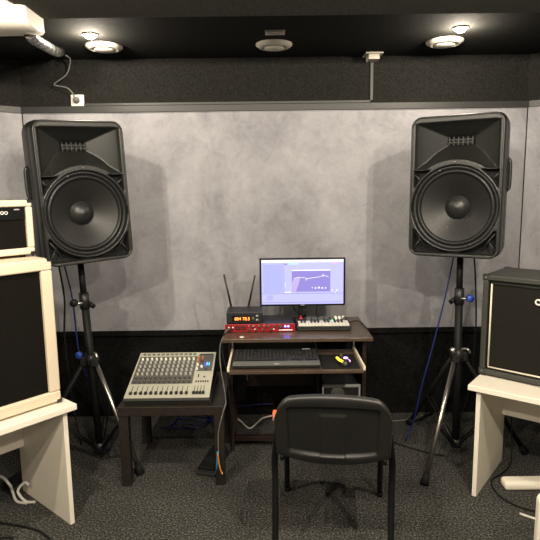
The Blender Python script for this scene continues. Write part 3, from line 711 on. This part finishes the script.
# pedal under the table
t = thing('volume_pedal', (-.375, 2.815, 0), 'black foot pedal with a grey front edge on the carpet under the low table', 'pedal', R(-14))
MB().box(-.055, .055, .004, .27, .004, .030).build('base', 'black', t, .004)
MB().box(-.048, .048, .01, .26, .030, .046, T=Matrix.Rotation(R(2), 4, 'X')).build('treadle', 'rubber', t, .006)
MB().box(-.056, .056, -.006, .008, .0, .022).build('front_edge', 'trim', t, .004)

# cables around the low table and desk
tag(MB().tube([(-.245, 3.07, .775), (-.262, 3.03, .765), (-.290, 3.0, .70), (-.292, 2.98, .60), (-.265, 2.90, .48), (-.250, 2.80, .455), (-.243, 2.71, .462), (-.262, 2.705, .40), (-.285, 2.71, .30), (-.287, 2.712, .18)], .004).build('audio_cable', 'greycable'), 'grey audio cable hanging from the red interface over the edge of the low table', 'cable')
tag(MB().tube([(-.225, 3.07, .772), (-.268, 3.02, .755), (-.278, 2.99, .66), (-.25, 2.95, .54), (-.235, 2.90, .38), (-.232, 2.95, .2), (-.25, 3.05, .02)], .004).build('audio_cable', 'rubber'), 'black audio cable dropping between the desk and the low table', 'cable')
tag(MB().tube([(-.32, 2.90, .012), (-.318, 2.80, .02), (-.300, 2.715, .10), (-.290, 2.705, .20)], .0045).build('patch_cable', mat('sky_blue_cable', (.05, .28, .5), .4)), 'light blue cable end hanging at the right front leg of the low table', 'cable')
tag(MB().tube([(-.290, 2.700, .19), (-.282, 2.698, .12), (-.268, 2.695, .075)], .005).build('patch_cable', mat('orange_cable', (.5, .22, .07), .4)), 'orange cable end at the right front leg of the low table', 'cable')
tag(MB().tube([(-.95, 3.42, .12), (-.80, 3.40, .30), (-.62, 3.38, .37), (-.48, 3.30, .34), (-.38, 3.20, .25), (-.30, 3.15, .18)], .006).build('power_cable', 'greycable'), 'pale cable draped behind the low table', 'cable')
for k in range(5):
    tag(MB().tube([(-.72 + k * .02, 3.40, .01 + k * .01), (-.60, 3.32 + .03 * k, .05 + .02 * k), (-.48, 3.38 - .03 * k, .02 + .04 * k), (-.36, 3.30 + .02 * k, .12 - .01 * k), (-.30, 3.40, .03)], .0045).build('network_cable', 'bluecable'),
        'dark blue cable in the tangle on the floor behind the low table', 'cable', 'blue cables behind the low table')
t = thing('power_strip', (.055, 3.57, 0), 'white power strip with a red lit switch on the floor under the desk', 'power strip')
MB().box(-.05, .24, -.045, .02, .0, .045).build('body', 'white', t, .006)
MB().box(-.045, -.015, -.053, .012, .030, .058).build('switch', 'redlight', t, .003)
for k in range(3): MB().lathe([(.018, .045), (.020, .047), (.021, .045)], (.03 + k * .065, -.012, 0), n=18).build('socket', 'padg', t)
tag(MB().tube([(.010, 3.55, .03), (-.06, 3.50, .035), (-.10, 3.46, .02), (-.15, 3.40, .008), (-.22, 3.50, .02), (-.30, 3.55, .05), (-.36, 3.56, .06)], .006).build('power_cable', 'whitecable'), 'white mains cable leading left from the power strip', 'cable')
tag(MB().tube([(.02, 3.59, .10), (-.1, 3.59, .095), (-.25, 3.58, .085), (-.40, 3.58, .08)], .0045).build('network_cable', 'bluecable'), 'dark blue cable running along the wall above the power strip', 'cable')
tag(MB().tube([(-.14, 3.38, .62), (-.15, 3.37, .50), (-.16, 3.37, .42), (-.155, 3.36, .35)], .005).build('power_cable', 'greycable'), 'short grey cable hanging under the desk', 'cable')
tag(MB().tube([(.62, 3.55, .006), (.75, 3.50, .006), (.90, 3.50, .006), (1.0, 3.57, .006)], .005).build('power_cable', 'greycable'), 'grey cable on the carpet along the wall right of the desk', 'cable')
tag(MB().tube([(.66, 3.30, .006), (.78, 3.16, .006), (.92, 3.05, .006), (1.02, 3.0, .006)], .005).build('power_cable', 'rubber'), 'black cable on the carpet between the desk and the right speaker stand', 'cable')
tag(MB().tube([(-1.35, 2.25, .006), (-1.20, 2.28, .006), (-1.22, 2.15, .006), (-1.05, 2.12, .006), (-.98, 2.2, .006), (-1.1, 2.33, .006), (-1.32, 2.40, .006)], .0055).build('instrument_cable', 'rubber'), 'black cable looped on the carpet under the left white table', 'cable')
tag(MB().tube([(-1.55, 2.68, .03), (-1.42, 2.62, .12), (-1.36, 2.60, .085), (-1.36, 2.62, .04), (-1.32, 2.58, .006), (-1.26, 2.56, .006)], .007).build('extension_cable', 'whitecable'), 'white cable under the left white table leading to the black power strip', 'cable')
tag(MB().tube([(-1.22, 2.57, .006), (-1.27, 2.57, .01), (-1.31, 2.58, .06), (-1.28, 2.59, .10), (-1.25, 2.575, .10)], .007).build('extension_cable', 'whitecable'), 'white cable looping behind the side panel of the left white table', 'cable')
t = thing('power_strip', (-1.36, 2.80, 0), 'black power strip standing behind the left white table', 'power strip', R(60))
MB().box(-.13, .13, -.025, .025, .0, .04, T=Matrix.Translation((0, 0, .03)) @ Matrix.Rotation(R(-12), 4, 'Y')).build('body', 'rubber', t, .005)
for k in range(3): MB().lathe([(.017, .041), (.019, .043), (.020, .041)], (-.07 + k * .065, 0, .03), n=14).build('socket', 'black', t)
tag(MB().tube([(1.40, 2.98, .40), (1.40, 2.99, .25), (1.37, 2.90, .03), (1.28, 2.80, .006), (1.185, 2.72, .006), (1.165, 2.58, .006), (1.24, 2.46, .006), (1.40, 2.40, .006)], .005).build('instrument_cable', 'rubber'), 'black cable hanging behind the right white table and curling onto the carpet', 'cable')
tag(MB().tube([(1.20, 2.42, .006), (1.25, 2.38, .006), (1.33, 2.33, .010)], .006).build('instrument_cable', 'whitecable'), 'short white cable on the carpet by the white bench at the lower right', 'cable')

# keyboard stand leg behind the right table
t = thing('microphone_stand', (1.72, 3.06, 0), 'black stand leaning behind the right white table', 'stand')
MB().cyl((-.32, .05, .62), (.0, -.02, .02), .015, n=12).build('leg', 'darksteel', t)
MB().lathe([(.0, 0), (.022, 0), (.022, .02), (.0, .03)], (0, -.02, 0), n=14).build('rubber_foot', 'rubber', t)
MB().cyl((-.32, .05, .62), (-.32, .30, .02), .012, n=12).build('leg', 'darksteel', t)
MB().cyl((-.32, .05, .62), (-.36, .05, .70), .012, n=12).build('joint', 'darksteel', t)

# white bench, lower right edge
t = thing('white_bench', (1.16, 2.12, 0), 'white bench with a rounded end and floor bar, cut off by the lower right edge', 'bench')
rr = [Vector((v.x, v.y, v.z)) for v in rrect(.30, .42, .035, 6, .08 + .10, .21)]
MB().loft([[v + Vector((-.175, -.22, 0)) for v in rr], [v + Vector((-.175, -.19, 0)) for v in rr]], 0, False).build('end_panel', 'laminate', t, .006)
bar = MB().box(.058, .60, .50, .58, 0, .050)
bar.build('floor_bar', 'laminate', t, .02, 4)
MB().box(.24, .28, -.19, .50, .02, .06).build('stretcher', 'laminate', t, .004)

# ------------------------------------------------------------------ chair
t = thing('office_chair', (.272, 2.27, 0), 'black plastic and steel visitor chair in front of the desk, seen from behind', 'chair', R(-7))
# back legs + uprights, front legs
def tubexy(name, pts, r, m, parent, sub=5): return MB().tube(pts, r, 10, sub=sub).build(name, m, parent)
for s in (-1, 1):
    rl = MB().tube([(s * .232, -.30, .006), (s * .233, -.255, .22), (s * .234, -.235, .40), (s * .232, -.255, .52), (s * .205, -.32, .70)], .0135, 12).build('rear_leg', 'darksteel', t)
    MB().cyl((s * .232, -.301, 0), (s * .232, -.295, .03), .017, n=12).build('end_cap', 'rubber', rl)
    fl = MB().tube([(s * .240, .36, .006), (s * .235, .29, .25), (s * .230, .22, .42)], .0135, 12).build('front_leg', 'darksteel', t)
    MB().cyl((s * .2405, .361, 0), (s * .240, .354, .025), .0150, n=12).build('end_cap', 'rubber', fl)
    MB().cyl((s * .222, -.08, .412), (s * .222, .22, .412), .010, n=12).build('side_rail', 'darksteel', t)
sb = MB(); ring = []
def seatring(z, k): return [Vector((v.x * k, .0 + v.z * k, z + .012 * math.cos(v.z * 7))) for v in rrect(.44, .36, .07, 6, 0, .07)]
sb.loft([seatring(.418, .97), seatring(.428, 1.0), seatring(.450, 1.0), seatring(.465, .95), seatring(.468, .8)], 0, True).build('seat', 'black', t)
# backrest: curved shell, outline wider at the top with arched lower edge
def back_pt(u, v, off=0):
    # u -1..1 across, v 0..1 up
    hw = .219 - .004 * (1 - v) - .012 * sstep(.72, 1.0, v) ** 2
    zt = .828 - .010 * abs(u) ** 4 - .045 * (max(0, abs(u) - .72) / .28) ** 2.6
    zb = .512 + .066 * abs(u) ** 2.2
    z = zb + (zt - zb) * v
    x = u * hw
    y = -.335 - (z - .55) * .26 + .035 * (1 - u * u) - off
    return Vector((x, y, z))
bs = MB(); nu, nv = 96, 48; vs = []
for side in (0, 1):
    for j in range(nv + 1):
        for i in range(nu + 1):
            u, v = -1 + 2 * i / nu, j / nv
            e = min(1, min(1 - abs(u), v * .6, (1 - v) * .6) / .06)
            th = .006 + .016 * math.sqrt(max(0, 1 - (1 - e) ** 2))
            # dished rear panel
            inner = sstep(.80, .76, abs(u)) * sstep(.13, .17, v) * sstep(.86, .82, v)
            cen = sstep(.235, .215, abs(u)) * sstep(.10, .13, v) * sstep(.74, .71, v)
            o = (th - .016 * inner + .006 * cen) if side == 0 else -th * .8
            vs.append(back_pt(u, v, o))
N = (nu + 1) * (nv + 1); fs = []
for j in range(nv):
    for i in range(nu):
        a = j * (nu + 1) + i; fs.append((a, a + 1, a + nu + 2, a + nu + 1)); fs.append((N + a, N + a + nu + 1, N + a + nu + 2, N + a + 1))
edge = [j * (nu + 1) for j in range(nv + 1)]
for j in range(nv):
    a, c = j * (nu + 1), (j + 1) * (nu + 1); fs.append((a, c, N + c, N + a))
    a, c = a + nu, c + nu; fs.append((a, N + a, N + c, c))
for i in range(nu):
    fs.append((i, N + i, N + i + 1, i + 1)); a = nv * (nu + 1) + i; fs.append((a, a + 1, N + a + 1, N + a))
bs.add(vs, fs, 0, True).build('backrest', mat('chair_plastic', (.014, .0138, .012), .42, bump=(500, .3, .001)), t)
